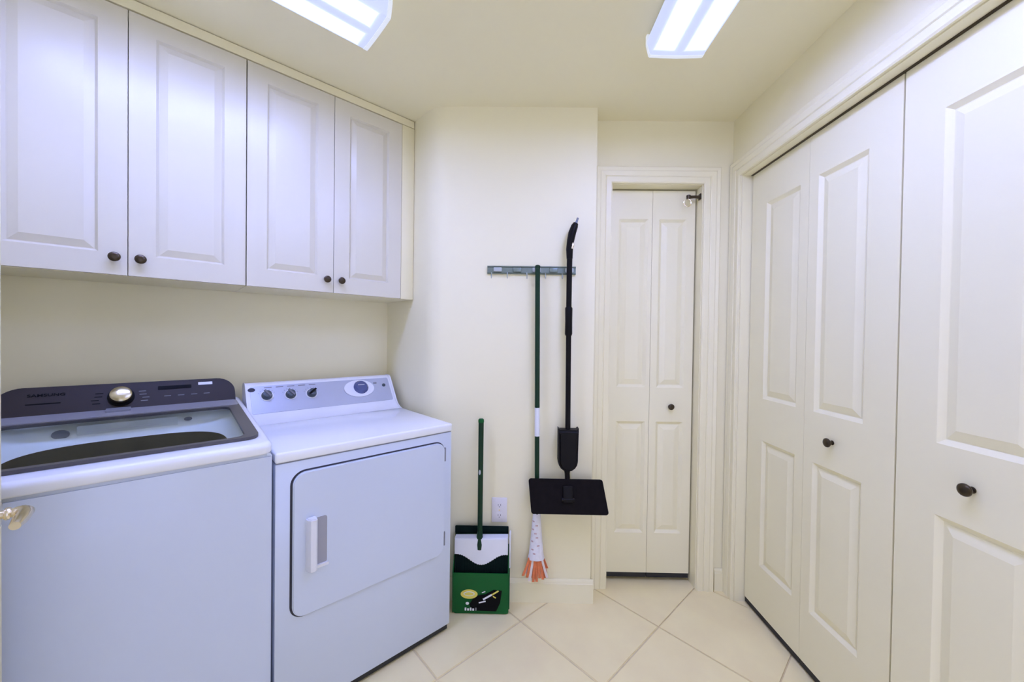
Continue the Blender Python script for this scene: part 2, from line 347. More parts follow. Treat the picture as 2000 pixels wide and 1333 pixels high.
# ------------------------------------------------------------------ panelled leaves
def leaf_mesh(w, h, th, rects, s1, dep, bev=.002):
    """front at y=0 facing -y, x 0..w, z 0..h, recessed rects (x0,x1,z0,z1)"""
    bm = bmesh.new(); xs = sorted({0, w, *[r[0] for r in rects], *[r[1] for r in rects]}); zs = sorted({0, h, *[r[2] for r in rects], *[r[3] for r in rects]})
    V = {}
    def v(x, y, z):
        k = (round(x, 5), round(y, 5), round(z, 5))
        if k not in V: V[k] = bm.verts.new(k)
        return V[k]
    for i in range(len(xs)-1):
        for j in range(len(zs)-1):
            cx, cz = (xs[i]+xs[i+1])/2, (zs[j]+zs[j+1])/2
            if any(r[0] < cx < r[1] and r[2] < cz < r[3] for r in rects): continue
            bm.faces.new((v(xs[i], 0, zs[j]), v(xs[i+1], 0, zs[j]), v(xs[i+1], 0, zs[j+1]), v(xs[i], 0, zs[j+1])))
    for (x0, x1, z0, z1) in rects:
        o = [(x0, z0), (x1, z0), (x1, z1), (x0, z1)]; n = [(x0+s1, z0+s1), (x1-s1, z0+s1), (x1-s1, z1-s1), (x0+s1, z1-s1)]
        for k in range(4):
            a, b = o[k], o[(k+1) % 4]; c, d = n[(k+1) % 4], n[k]
            bm.faces.new((v(a[0], 0, a[1]), v(b[0], 0, b[1]), v(c[0], dep, c[1]), v(d[0], dep, d[1])))
        bm.faces.new([v(p[0], dep, p[1]) for p in n])
    # sides and back, sharing the border vertices of the front
    bx = [v(x, 0, 0) for x in xs] + [v(w, 0, z) for z in zs[1:]] + [v(x, 0, h) for x in xs[-2::-1]] + [v(0, 0, z) for z in zs[-2:0:-1]]
    bk = [bm.verts.new((q.co.x, th, q.co.z)) for q in bx]; n = len(bx)
    for k in range(n): bm.faces.new((bx[k], bk[k], bk[(k+1) % n], bx[(k+1) % n]))
    bm.faces.new(bk[::-1]); return bm
def panel_mesh(x0, x1, z0, z1, s2, dep, rise):
    bm = bmesh.new()
    o = [(x0, z0), (x1, z0), (x1, z1), (x0, z1)]; n = [(x0+s2, z0+s2), (x1-s2, z0+s2), (x1-s2, z1-s2), (x0+s2, z1-s2)]
    a = [bm.verts.new((p[0], dep, p[1])) for p in o]; b = [bm.verts.new((p[0], dep-rise, p[1])) for p in n]
    c = [bm.verts.new((p[0], dep-.0008, p[1])) for p in o]
    bm.faces.new(a[::-1]); bm.faces.new(b)
    for k in range(4):
        j = (k+1) % 4; bm.faces.new((a[k], a[j], c[j], c[k])); bm.faces.new((c[k], c[j], b[j], b[k]))
    return bm
def leaf(parent, name, w, h, th, rects, loc, m, s1=.014, g=.003, s2=.026, dep=.011, rise=.0085):
    o = obj(name, leaf_mesh(w, h, th, rects, s1, dep), m, parent, loc, ang=12)
    for r in rects:
        e = s1+g
        obj('panel', panel_mesh(r[0]+e, r[1]-e, r[2]+e, r[3]-e, s2, dep-.0001, rise), m, o, ang=12)
    return o
KNOB = [(.0085, 0), (.0085, .002), (.0052, .004), (.0050, .013), (.009, .017), (.0145, .020), (.0165, .024), (.0160, .028), (.012, .032), (.005, .0335)]
KM = mesh_from('knob', lathe([(r, h) for r, h in KNOB], 24, 'y'), 'bronze')
def knob(parent, x, z, s=1.0):
    o = bpy.data.objects.new('knob', KM); COL.objects.link(o); o.parent = parent; o.location = (x, -.0002, z); o.scale = (s, s*.8, s); return o

# wide closet: two bifold doors of two leaves each
XD = 1.157; LW = 0.3645; ZB, ZT = .034, 2.1225
rectA = lambda: [(.108, .318, 1.038-ZB, 1.953-ZB), (.108, .318, .250-ZB, .842-ZB)]
rectB = lambda: [(.046, .256, 1.038-ZB, 1.953-ZB), (.046, .256, .250-ZB, .842-ZB)]
for n, y_far, lab, kleaf, kx in (('door_1', 1.896, 'bifold closet door on the right wall, nearer the narrow door', 1, .137), ('door_2', 1.1605, 'bifold closet door at the right edge, nearest the camera', 0, .193)):
    t = thing(n, (XD, y_far, 0), -PI/2, lab, 'door', 'wide closet bifold doors', 'structure')
    a = leaf(t, 'leaf', LW, ZT-ZB, .03, rectA(), (0, 0, ZB), 'door'); b = leaf(t, 'leaf', LW, ZT-ZB, .03, rectB(), (LW+.0012, 0, ZB), 'door')
    knob((a, b)[kleaf], kx, .942-ZB, 1.0)
    for lf in (a, b): obj('gap_shade_strip', B(.001, LW-.001, .003, .024, -.026, -.0005), 'foot', lf)  # dark strip paints the shade in the gap beneath each leaf
# narrow closet bifold
t = thing('door_3', (.491, YD+.060, 0), 0, 'narrow two-leaf bifold door in the recess at the back', 'door', kind='structure')
ZB3, ZT3 = .046, 2.104
wl = .2265
a = leaf(t, 'leaf', wl, ZT3-ZB3, .03, [(.050, .206, 1.050-ZB3, 1.952-ZB3), (.050, .206, .262-ZB3, .866-ZB3)], (0, 0, ZB3), 'door')
b = leaf(t, 'leaf', wl, ZT3-ZB3, .03, [(.036, .180, 1.050-ZB3, 1.952-ZB3), (.036, .180, .262-ZB3, .866-ZB3)], (wl+.0015, 0, ZB3), 'door')
knob(b, .829-.491-wl-.0015, .950-ZB3, 1.0)
for lf in (a, b): obj('gap_shade_strip', B(.001, wl-.001, .003, .024, -.026, -.0005), 'foot', lf)  # near-black strip in place of the shaded gap below
# spring latch at the top corner
t = thing('door_latch', (SX1-.006, YD+.022, 2.058), 0, 'dark bracket with a ring hook at the narrow door top', 'latch')
obj('mounting_plate', B(-.004, .0018, -.012, .012, -.014, .016, bev=.001), 'bronze', t)
obj('arm', tube([(-.003, 0, 0), (-.030, 0, .001), (-.058, 0, -.001)], [.0085, .0075, .0085], 12), 'bronze', t)
obj('arm_tip', lathe([(.004, -.012), (.010, -.010), (.011, .008), (.005, .011)], 16, 'z'), 'bronze', t, (-.060, 0, 0))
obj('ring', tube([(-.066+.019*math.sin(a*PI/10), -.002, -.030+.020*math.cos(a*PI/10)) for a in range(0, 18)], .0034, 8), 'nickel', t)

# ------------------------------------------------------------------ upper cabinets (local x = u, -y = towards room)
ZC, ZCT, DC = 1.502, 2.399, 0.311
def upper_cabinet(u0, u1, label):
    t = thing('wall_cabinet', L(u0, 0, ZC), PHI, label, 'cabinet', 'white wall cabinets over the appliances')
    w = u1-u0; h = ZCT-ZC
    bm = bmesh.new(); T = .018; d0, d1 = -.003, -(DC-.021)
    for a in ((0, T, d1, d0, 0, h), (w-T, w, d1, d0, 0, h), (T, w-T, d1, d0, 0, T), (T, w-T, d1, d0, h-T, h), (T, w-T, -.012, d0, T, h-T)): box(bm, *a)
    obj('body', bm, 'cabin', t)
    dw = w/2-.0022
    for k in range(2):
        x = .0011 + k*(dw+.0022)
        d = leaf(t, 'cabinet_door', dw, h-.004, .019, [(.068, dw-.068, .072, h-.066)], (x, -DC, .002), 'cab', s1=.007, g=.002, s2=.022, dep=.010, rise=.009)
        knob(d, (dw-.030 if k == 0 else .030), .057, .95)
    return t
UF, U2, U3 = -.0707, -.7334, -1.396
upper_cabinet(U2+.001, UF-.001, 'white two-door wall cabinet nearest the mops, above the dryer')
upper_cabinet(U3+.001, U2-.001, 'white two-door wall cabinet at the left edge, above the washer')
tag(obj('trim_3', B(UF, -.002, -DC, -DC+.018, 0, ZCT-ZC, bev=.001), 'cabin', None, L(0, 0, ZC), PHI), 'white filler strip between cabinets and end wall', 'trim', kind='structure')
tag(obj('trim_4', prism([(-.006, 0), (-DC-.004, 0), (-DC-.004, .004), (-DC-.002, .036), (-.006, .036)], U3+.001, -.006, 'x'), 'cabin', None, L(0, 0, ZCT+.0015), PHI), 'white strip between cabinet tops and ceiling', 'trim', kind='structure')
tag(obj('trim_5', B(UF, -.002, -DC+.020, -.004, 0, .016), 'cabin', None, L(0, 0, ZC), PHI), 'bottom board of the filler strip by the end wall', 'trim', kind='structure')

# ------------------------------------------------------------------ dryer
du0, du1, dvf, dzt = -.7114, -.0338, .7365, .9253
uc = (du0+du1)/2
t = thing('dryer', L(uc, 0, 0), PHI, 'white front-loading dryer with silver console beside the dustpan', 'dryer')
hwid = (du1-du0)/2
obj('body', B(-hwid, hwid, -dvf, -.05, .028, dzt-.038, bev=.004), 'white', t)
obj('dark_base_fill', B(-hwid+.003, hwid-.01, -dvf+.005, -.06, .008, .0275), 'foot', t)  # dark fill paints the shaded gap under the dryer front
for sx in (-1, 1):
    for y in (-dvf+.07, -.12): obj('foot', lathe([(.018, 0), (.020, .004), (.012, .0078)], 14), 'foot', t, (sx*(hwid-.06), y, 0))
top = B(-hwid-.001, hwid+.001, -dvf-.004, -.05, dzt-.0345, dzt, bev=.007, seg=3); obj('top_panel', top, 'enamel_lit', t)
obj('top_seam', B(-hwid+.003, hwid-.003, -dvf+.003, -.06, dzt-.0385, dzt-.034), 'midgrey', t)
# console
prof = [(-.055, dzt+.0005), (-.055, 1.066), (-.062, 1.080), (-.078, 1.087), (-.104, 1.087), (-.116, 1.084), (-.124, 1.076), (-.200, .968), (-.212, .953), (-.228, .940), (-.246, .931), (-.268, dzt+.0005)]
bm = prism(prof, -hwid+.004, hwid-.012, 'x'); con = obj('console', bm, 'whitepl', t, ang=40)
cap = prism([(y*1.0-.003 if y < -.1 else y, z+.003 if z > 1.0 else z) for y, z in prof], hwid-.0125, hwid-.001, 'x'); bmesh.ops.bevel(cap, geom=[e for e in cap.edges if e.calc_length() > 0 and abs(e.verts[0].co.x-e.verts[1].co.x) < 1e-6], offset=.002, segments=2, affect='EDGES')
obj('end_cap', cap, 'whitepl', t, ang=40)
cap = prism([(y*1.0-.003 if y < -.1 else y, z+.003 if z > 1.0 else z) for y, z in prof], -hwid+.001, -hwid+.0045, 'x'); obj('end_cap', cap, 'whitepl', t, ang=40)
# console face frame: origin at bottom of the slope
b0, b1 = Vector((0, -.200, .968)), Vector((0, -.124, 1.076)); sv = (b1-b0).normalized(); nv = Vector((0, -sv.z, sv.y)); FL = (b1-b0).length
CF = Matrix(((1, 0, 0, b0.x), (0, sv.y, nv.y, b0.y), (0, sv.z, nv.z, b0.z), (0, 0, 0, 1)))
face = obj('control_panel', prism(rrect(-hwid+.018, hwid-.022, -.006, FL-.002, .008), .0002, .0022), 'silver', t, mw=CF)
ux = lambda u: u-uc
for k, (u, s) in enumerate(((-.633, .078), (-.539, .074), (-.450, .071))):
    bz = obj('knob_bezel', prism(ell(ux(u), s, .026, .026, 24), .0022, .0035), 'whitepl', t, mw=CF)
    kn = lathe([(.021, .0036), (.021, .010), (.018, .013), (.016, .026), (.010, .0275)], 22); bmesh.ops.translate(kn, vec=(ux(u), s, 0), verts=kn.verts[:])
    kn = obj('knob', kn, 'knobdark', t, mw=CF)
    obj('pointer', prism([(a, b) for a, b in ((ux(u)-.004, s-.019), (ux(u)+.004, s-.019), (ux(u)+.004, s+.019), (ux(u)-.004, s+.019))], .027, .033), 'greyp' if k < 2 else 'black', kn, mw=CF @ Matrix.Translation((ux(u), s, 0)) @ Matrix.Rotation(.6 if k < 2 else -.9, 4, 'Z') @ Matrix.Translation((-ux(u), -s, 0)))
    for q in range(7):
        a = PI*.15 + q*PI*.7/6; r = .034
        obj('tick', prism(ell(ux(u)+r*math.cos(a), s+r*math.sin(a), .0016, .0016, 6), .0022, .0026), 'midgrey', t, mw=CF)
ov = obj('timer_bezel', prism(ell(ux(-.222), .076, .077, .048, 36), .0022, .0075), 'whitepl', t, mw=CF)
dl = lathe([(.037, .0076), (.037, .012), (.033, .016), (.028, .024), (.010, .026)], 26); bmesh.ops.translate(dl, vec=(ux(-.214), .080, 0), verts=dl.verts[:])
dl = obj('timer_dial', dl, 'blue', t, mw=CF)
obj('dial_mark', prism(rrect(ux(-.214)-.020, ux(-.214)+.014, .084, .088, .001, 2), .0262, .0268), 'silver', dl, mw=CF)
sb = lathe([(.009, .0022), (.009, .006), (.007, .009)], 16); bmesh.ops.translate(sb, vec=(ux(-.088), .085, 0), verts=sb.verts[:]); obj('start_button', sb, 'knobdark', t, mw=CF)
obj('button', prism(rrect(ux(-.142), ux(-.124), .098, .106, .002, 3), .0022, .004), 'midgrey', t, mw=CF)
obj('badge', prism(ell(ux(-.688), .112, .014, .010, 20), .0022, .0032), 'gasket', t, mw=CF)
for k in range(5): obj('print_line', prism(rrect(ux(-.64+.046*k), ux(-.61+.046*k), .118, .1215, .001, 2), .0022, .0025), 'greyp', t, mw=CF)
# door
D0, D1, Z0, Z1 = ux(-.662), ux(-.0735), .360, .850
obj('door_seam', prism(rrect(D0-.0065, D1+.003, Z0-.0045, Z1+.0055, .047, 8), -dvf-.0012, -dvf+.001, 'y'), 'gasket', t)
dr = prism(rrect(D0, D1, Z0, Z1, .042, 8), -dvf-.011, -dvf-.0013, 'y'); bmesh.ops.bevel(dr, geom=[e for e in dr.edges if all(v.co.y < -dvf-.0105 for v in e.verts)], offset=.0035, segments=3, affect='EDGES')
dr = obj('door', dr, 'white', t)
hx0, hx1 = ux(-.6235), ux(-.556)
obj('handle_recess', prism(rrect(hx0+.026, hx1, .520, .684, .008, 4), -dvf-.0125, -dvf-.0108, 'y'), 'lidlight', dr)
hp = [(hx0, -.0108), (hx0+.002, -.030), (hx0+.009, -.040), (hx0+.024, -.042), (hx0+.030, -.036), (hx0+.031, -.0108)]
hb = prism([(x, y-dvf) for x, y in hp], .513, .693, 'z'); bmesh.ops.bevel(hb, geom=[e for e in hb.edges if abs(e.verts[0].co.z-e.verts[1].co.z) < 1e-6], offset=.004, segments=2, affect='EDGES'); obj('handle', hb, 'whitepl', dr)
hb = prism(rrect(hx0+.026, hx1+.004, .512, .522, .003, 3), -dvf-.020, -dvf-.0108, 'y'); obj('handle_lip', hb, 'whitepl', dr)
for z in (.795, .425): obj('hinge', B(D1-.001, D1+.006, -dvf-.009, -dvf-.0013, z-.030, z+.030, bev=.0015), 'midgrey', t)

# ------------------------------------------------------------------ washer
wu1 = -.7210; wu0 = wu1-.686; wvf = .7455; uc = (wu0+wu1)/2; hwid = .343
t = thing('washing_machine', L(uc, 0, 0), PHI, 'white top-loading washer with charcoal console and glass lid', 'washing machine')
bm = bmesh.new()
zf = .925
box(bm, -hwid, hwid, -wvf+.004, -wvf+.024, .022, zf); box(bm, -hwid, -hwid+.02, -wvf+.0241, -.05, .022, zf); box(bm, hwid-.02, hwid, -wvf+.0241, -.05, .022, zf); box(bm, -hwid+.0201, hwid-.0201, -.07, -.05, .022, zf)
bmesh.ops.bevel(bm, geom=[e for e in bm.edges if e.verts[0].co.y < -wvf+.005 and e.verts[1].co.y < -wvf+.005], offset=.004, segments=2, affect='EDGES')
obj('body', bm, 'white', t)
obj('dark_base_fill', B(-hwid+.01, hwid-.01, -wvf+.03, -.06, .008, .0215), 'gasket', t)
for sx in (-1, 1):
    for y in (-wvf+.08, -.12): obj('foot', lathe([(.018, 0), (.020, .004), (.012, .0078)], 14), 'foot', t, (sx*(hwid-.06), y, 0))
# sloped top: frame coordinates x = u, y = distance back along the slope, z = normal
q0, q1 = Vector((0, -wvf, .968)), Vector((0, -.06, 1.027)); sv = (q1-q0).normalized(); nv = Vector((0, -sv.z, sv.y))
if nv.z < 0: nv = -nv
TF = Matrix(((1, 0, 0, 0), (0, sv.y, nv.y, q0.y), (0, sv.z, nv.z, q0.z), (0, 0, 0, 1))); TL = (q1-q0).length
N6 = 6
outer = rrect(-hwid-.002, hwid+.002, -.008, TL, .03, N6, (.004, .004, .03, .03)); inner = rrect(-.300, .300, .062, .515, .045, N6)
deck = bmesh.new(); rows = []
def dk(ins): return rrect(-hwid-.002+ins, hwid+.002-ins, -.008+ins, TL, .03, N6, (.004, .004, .032-ins*.6, .032-ins*.6))
prl = [(dk(.004), -.036), (dk(.001), -.034), (dk(0), -.030), (dk(0), -.016)] + [(dk(.016*(1-math.cos(k*PI/12))), -.016+.016*math.sin(k*PI/12)) for k in range(1, 7)] + [(inner, 0.0), (inner, -.012)]
for pts, z in prl: rows.append([deck.verts.new((x, y, z)) for x, y in pts])
nd = len(outer)
for ra, rb in zip(rows, rows[1:]):
    for k in range(nd): deck.faces.new((ra[k], ra[(k+1) % nd], rb[(k+1) % nd], rb[k]))
obj('top_deck', deck, 'enamel_lit', t, mw=TF, ang=45)
bm = bmesh.new()
prism([(-wvf+.005, zf+.0005), (-wvf+.005, .9335), (-.06, .9335+.055), (-.06, zf+.0005)], -hwid+.004, -hwid+.0155, 'x', bm); prism([(-wvf+.005, zf+.0005), (-wvf+.005, .9335), (-.06, .9335+.055), (-.06, zf+.0005)], hwid-.0155, hwid-.004, 'x', bm)
box(bm, -hwid+.016, hwid-.016, -wvf+.005, -wvf+.015, zf+.0005, .932)
obj('neck_band', bm, 'white', t)
# tub cover (funnel) from deck opening to drum mouth
nn = 96; inner2 = ell(0, .2885, .2995, .2260, nn, 9.0)
mouth = []; CY_ = .290
for i, (x, y) in enumerate(inner2):
    a = 2*PI*i/nn; c, s = math.cos(a), math.sin(a); p = 3.0
    mouth.append((.262*math.copysign(abs(c)**(2/p), c), CY_+.20*math.copysign(abs(s)**(2/p), s)))
bm = bmesh.new(); rows = []
ins = ell(0, .2885, .305, .231, nn, 9.0); mid = ell(0, .2885, .288, .2145, nn, 9.0)
for pts, z in ((ins, -.012), (mid, -.052), (mouth, -.072)): rows.append([bm.verts.new((x, y, z)) for x, y in pts])
for a, b in zip(rows, rows[1:]):
    for k in range(nn): bm.faces.new((a[k], a[(k+1) % nn], b[(k+1) % nn], b[k]))
cover = obj('tub_cover', bm, 'tub', t, mw=TF, ang=50)
# details on the rear wall of the cover
RW = TF @ Matrix(((1, 0, 0, 0), (0, -.2425, -.970, .5115), (0, 1, -.2425, -.046), (0, 0, 0, 1)))
obj('dispenser_panel', prism(rrect(ux0-uc, ux1-uc, .006, .040, .004, 3) if False else rrect(-1.186-uc, -.935-uc, -.004, .034, .004, 3), .004, .0075), 'tub', cover, mw=RW)
obj('dispenser_line', prism(rrect(-1.165-uc, -.985-uc, .009, .013, .001, 2), .0076, .0082), 'whitepl', cover, mw=RW)
obj('softener_cap', prism(ell(-1.222-uc, .010, .020, .015, 22), .004, .009), 'midgrey', cover, mw=RW)
obj('bleach_port', prism(ell(-.905-uc, .019, .012, .007, 18), .004, .007), 'midgrey', cover, mw=RW)
bm = bmesh.new(); rows = []
for sc, z in ((.999, -.0722), (.985, -.50), (.9, -.56), (.05, -.565)): rows.append([bm.verts.new((x*sc, CY_+(y-CY_)*sc, z)) for x, y in mouth])
for a, b in zip(rows, rows[1:]):
    for k in range(nn): bm.faces.new((a[k], a[(k+1) % nn], b[(k+1) % nn], b[k]))
bm.faces.new(rows[-1]); obj('drum', bm, 'drum', t, mw=TF, ang=50)
# lid
lo = rrect(-.318, .318, .050, .585, .03, N6, (.012, .012, .035, .035)); li = rrect(-.282, .282, .066, .482, .03, N6)
lid = obj('lid', ring(lo, li, .001, .011), 'lidgrey', t, mw=TF)
obj('glass_pane', prism(rrect(-.2815, .2815, .0665, .4815, .03, N6), .004, .009), 'glass', lid, mw=TF)
obj('rear_cover', prism(rrect(-.314, .314, .492, .583, .01, 4), .0112, .014), 'lidlight', lid, mw=TF)
obj('lock_tab', prism(rrect(-1.125-uc, -1.062-uc, .535, .578, .006, 4), .0141, .020), 'midgrey', lid, mw=TF)
# console
c0, c1 = Vector((0, -.158, 1.0195)), Vector((0, -.103, 1.1165)); sv = (c1-c0).normalized(); nv = Vector((0, -sv.z, sv.y)); CL = (c1-c0).length
WF = Matrix(((1, 0, 0, 0), (0, sv.y, nv.y, c0.y), (0, sv.z, nv.z, c0.z), (0, 0, 0, 1)))
out = rrect(-.318, .318, .0, CL+.004, .05, 8, (.062, .062, .006, .010))
cb = prism(out, -.055, .0); bmesh.ops.bevel(cb, geom=[e for e in cb.edges if all(v.co.z > -.001 for v in e.verts)], offset=.003, segments=2, affect='EDGES')
con = obj('console', cb, 'charcoal', t, mw=WF)
text_mesh('brand_lettering', 'SAMSUNG', .0165, 'black', t, WF @ Matrix.Translation((-1.268-uc, .083, .0008)) @ Matrix.Diagonal((1.12, .85, 1, 1)), bold=.0003)
obj('print_line', prism(rrect(-1.312-uc, -1.235-uc, .050, .054, .001, 2), .0002, .0008), 'black', t, mw=WF)
dcx = -1.0895-uc
d0 = obj('dial_base', prism(ell(dcx, .058, .036, .036, 30), .0002, .006), 'black', t, mw=WF)
db = lathe([(.031, .006), (.031, .018), (.029, .026), (.024, .029), (.006, .0295)], 30); bmesh.ops.translate(db, vec=(dcx, .060, 0), verts=db.verts[:]); obj('dial', db, 'brass', t, mw=WF)
for sgn in (-1, 1):
    for k in range(4):
        obj('cycle_print', prism(rrect(dcx+sgn*(.062+.004*k*(1 if k < 2 else -.5))-.010, dcx+sgn*(.062+.004*k*(1 if k < 2 else -.5))+.010, .036+.013*k, .039+.013*k, .001, 2), .0002, .0008), 'black' if sgn < 0 else 'greyp', t, mw=WF)
obj('display', prism(rrect(-.990-uc, -.890-uc, .077, .092, .002, 3), .0002, .0012), 'black', t, mw=WF)
obj('white_sticker', prism(rrect(-.868-uc, -.822-uc, .088, .100, .001, 2), .0002, .0010), 'printw', t, mw=WF)
for k in range(4): obj('touch_mark', prism(rrect(-.972+.040*k-uc, -.952+.040*k-uc, .048, .051, .001, 2), .0002, .0007), 'greyp', t, mw=WF)

# ------------------------------------------------------------------ entry door standing open at the left, with lever
E = Vector((-1.069, .80, 0)) - DV*.0215; e_ang = PHI + PI/2   # local x runs from latch edge towards hinges
hinge_dir = NV.copy()
t = thing('door_4', E, math.atan2(NV.y, NV.x), 'open entry door edge with lever at the left edge', 'door', kind='structure')
# local x = NV (towards hinges / camera), local y = DV side (towards washer view)
obj('leaf', B(0, .76, -.036, 0, .012, 2.03, bev=.002), 'door', t)
lz = .940
obj('latch_plate', B(-.0012, .0005, -.030, -.006, lz-.030, lz+.030), 'nickel', t)
lv = thing('lever', (0, 0, 0))
lz = .940
ro = lathe([(.032, 0), (.032, .004), (.027, .008), (.014, .010)], 26, 'z'); bmesh.ops.rotate(ro, cent=(0, 0, 0), matrix=Matrix.Rotation(-PI/2, 3, 'X'), verts=ro.verts[:])
bpy.data.objects.remove(lv)
ro = obj('rosette', ro, 'nickel', t, (.060, .0002, lz))
obj('lever_handle', tube([(.060, .008, lz), (.060, .022, lz), (.060, .030, lz), (.062, .038, lz), (.070, .043, lz), (.085, .044, lz), (.110, .043, lz-.001), (.138, .041, lz-.003)], [.0085, .0085, .011, .0125, .0125, .011, .0115, .008], 16), 'nickel', t)
obj('lever_collar', lathe([(.0115, -.004), (.0125, -.002), (.0125, .002), (.0115, .004)], 18, 'y'), 'nickel', t, (.060, .019, lz))

# ------------------------------------------------------------------ tool rack on the back wall
t = thing('tool_rack', (.0685, YB, 1.640), 0, 'grey wall rail with clips holding the two mops', 'tool rack')
rl = bmesh.new(); prism([(-.0005, -.019), (-.010, -.019), (-.013, -.015), (-.010, -.012), (-.010, .012), (-.014, .015), (-.010, .020), (-.0005, .020)], -.2165, .2165, 'x', rl); obj('rail', rl, 'rail', t)
for k, x in enumerate((-.165, -.070, .025, .108, .184)):
    c = obj('clip', B(x-.020, x+.020, -.024, -.0135, -.010, .011, bev=.003), 'raillight' if k % 2 == 0 else 'rail', t)
for k, x in enumerate((-.195, -.118, -.022, .068, .150)):
    obj('hook', tube([(x, -.0105, -.012), (x, -.014, -.034), (x, -.024, -.042), (x, -.036, -.036), (x, -.040, -.026)], .0022, 8), 'raillight', t)

# ------------------------------------------------------------------ strip mop on a green pole
gx, gy = .097, YB-.040
t = thing('strip_mop', (gx, gy, .12), 0, 'strip mop with green pole and orange strips hanging head down', 'mop')
zl = lambda z: z-.12
xo = lambda z: .0165*(1.65-z)/1.5
def gp(z0, z1, r, m, name): return obj(name, tube([(xo(z0), 0, zl(z0)), (xo((z0+z1)/2), 0, zl((z0+z1)/2)), (xo(z1), 0, zl(z1))], r, 16), m, t)
gp(.972, 1.640, .0118, 'green', 'pole'); obj('pole_cap', lathe([(.0125, 0), (.0125, .016), (.008, .020)], 16), 'green', t, (xo(1.64), 0, zl(1.6402)))
gp(.834, .9715, .0122, 'whitepl', 'pole_sleeve'); gp(.452, .8335, .0112, 'green', 'pole')
hd = lathe([(.016, .462), (.018, .455), (.023, .40), (.029, .33), (.036, .26), (.041, .243), (.040, .236), (.010, .235)], 24)
for v in hd.verts: v.co.z -= .12; v.co.y *= .62
obj('mop_socket', hd, 'sleeve', t, (.0125, 0, 0))
for k in range(9):
    z = .27+.019*k; r = (.036-(z-.26)*.095)
    a = -PI/2+random.uniform(-.9, .9)
    obj('print_mark', B(-.006, .006, -.0008, .0008, -.003, .003), 'print', t, (.0125+r*math.cos(a), .63*r*math.sin(a), zl(z)), a+PI/2)
for k in range(24):
    f = k/23*2-1; row = (k % 3)-1; zt = .246; ln = .116+random.uniform(-.022, .012)-abs(f)*.028
    x0 = .0125+f*.033; x1 = .0125+f*.056+random.uniform(-.008, .008); y0 = row*.012; y1 = row*.020+random.uniform(-.004, .004); w = .0050
    bm = bmesh.new(); R = []
    for s in range(6):
        q = s/5; x = x0+(x1-x0)*q**1.2; y = y0+(y1-y0)*q; z = zl(zt-ln*q); ww = w*(1+.25*q)
        R.append([bm.verts.new(p) for p in ((x-ww, y-.002, z), (x+ww, y-.002, z), (x+ww, y+.002, z), (x-ww, y+.002, z))])
    for a, b in zip(R, R[1:]):
        for j in range(4): bm.faces.new((a[j], a[(j+1) % 4], b[(j+1) % 4], b[j]))
    bm.faces.new(R[0]); bm.faces.new(R[-1][::-1])
    obj('fabric_strip', bm, 'strip' if k % 5 == 1 else 'orange', t)

# ------------------------------------------------------------------ black flat spray mop
bx, by = .2485, YB-.050
t = thing('spray_mop', (bx, by, .49), 0, 'black flat spray mop with wide rectangular plate hanging on rail', 'mop')
zl = lambda z: z-.49
obj('pole', tube([(.004, 0, zl(.872)), (.0025, 0, zl(1.1)), (0, 0, zl(1.46)), (0, 0, zl(1.70))], [.0125, .0125, .0130, .0135], 16), 'mopblack', t)
obj('grip_sleeve', tube([(.0005, 0, zl(1.322)), (.0005, 0, zl(1.330)), (.0005, 0, zl(1.39)), (0, 0, zl(1.452)), (0, 0, zl(1.459))], [.015, .0178, .0170, .0178, .015], 18), 'mopblack', t)
obj('handle', tube([(0, 0, zl(1.690)), (-.001, -.001, zl(1.735)), (.003, -.002, zl(1.775)), (.010, -.003, zl(1.812)), (.021, -.004, zl(1.845)), (.027, -.004, zl(1.858))], [.0145, .0165, .0175, .0185, .0165, .012], 18), 'mopblack', t)
obj('handle_loop', tube([(.026, -.004, zl(1.852)), (.031, -.004, zl(1.868)), (.036, -.004, zl(1.884))], [.007, .0055, .0045], 10), 'midgrey', t)
obj('trigger', tube([(.012, -.012, zl(1.762)), (.013, -.017, zl(1.748)), (.008, -.016, zl(1.735))], [.005, .006, .004], 10), 'nickel', t)
# bottle holder: flat top, round bottom
pts = [(-.048, .878), (-.046, .868), (.046, .868), (.049, .878)]
outl = [(.049, .882), (.040, .874), (-.040, .874), (-.048, .882), (-.047, .76)]
for k in range(0, 9): a = PI + PI*k/8; outl.append((.047*math.cos(a)*(1 if abs(math.cos(a)) > .2 else 1), .725+.050*math.sin(a)))
outl.append((.047, .76))
hb = prism([(x, zl(z)) for x, z in outl], -.038, .018, 'y'); bmesh.ops.bevel(hb, geom=[e for e in hb.edges if abs(e.verts[0].co.y-e.verts[1].co.y) < 1e-6 and e.verts[0].co.y < 0], offset=.012, segments=3, affect='EDGES'); obj('bottle_holder', hb, 'mopblack', t, (.004, 0, 0))
obj('neck', tube([(.004, 0, zl(.69)), (.004, -.002, zl(.66)), (.005, -.012, zl(.62)), (.006, -.028, zl(.575))], [.018, .0125, .0125, .014], 14), 'mopblack', t)
# plate hanging down, tilted out at the bottom
PM = Matrix.Translation((.002, -.038, zl(.562))) @ Matrix.Rotation(-.30, 4, 'X')
pl = prism([(x+(-.010 if z > 0 else .012)*1.0*(.9 if x > 0 else .55), z) for x, z in rrect(-.178, .178, -.078, .078, .012, 4)], -.008, .006, 'y'); bmesh.ops.bevel(pl, geom=[e for e in pl.edges if all(v.co.y < -.0079 for v in e.verts)], offset=.003, segments=2, affect='EDGES')
pt = obj('mop_plate', pl, 'mopcloth', t, mw=PM)
obj('swivel_joint', B(-.024, .024, -.024, -.0082, -.026, .050, bev=.006), 'mopblack', t, mw=PM)
obj('hinge_pin', tube([(-.030, -.018, -.012), (.030, -.018, -.012)], .008, 12), 'mopblack', t, mw=PM)

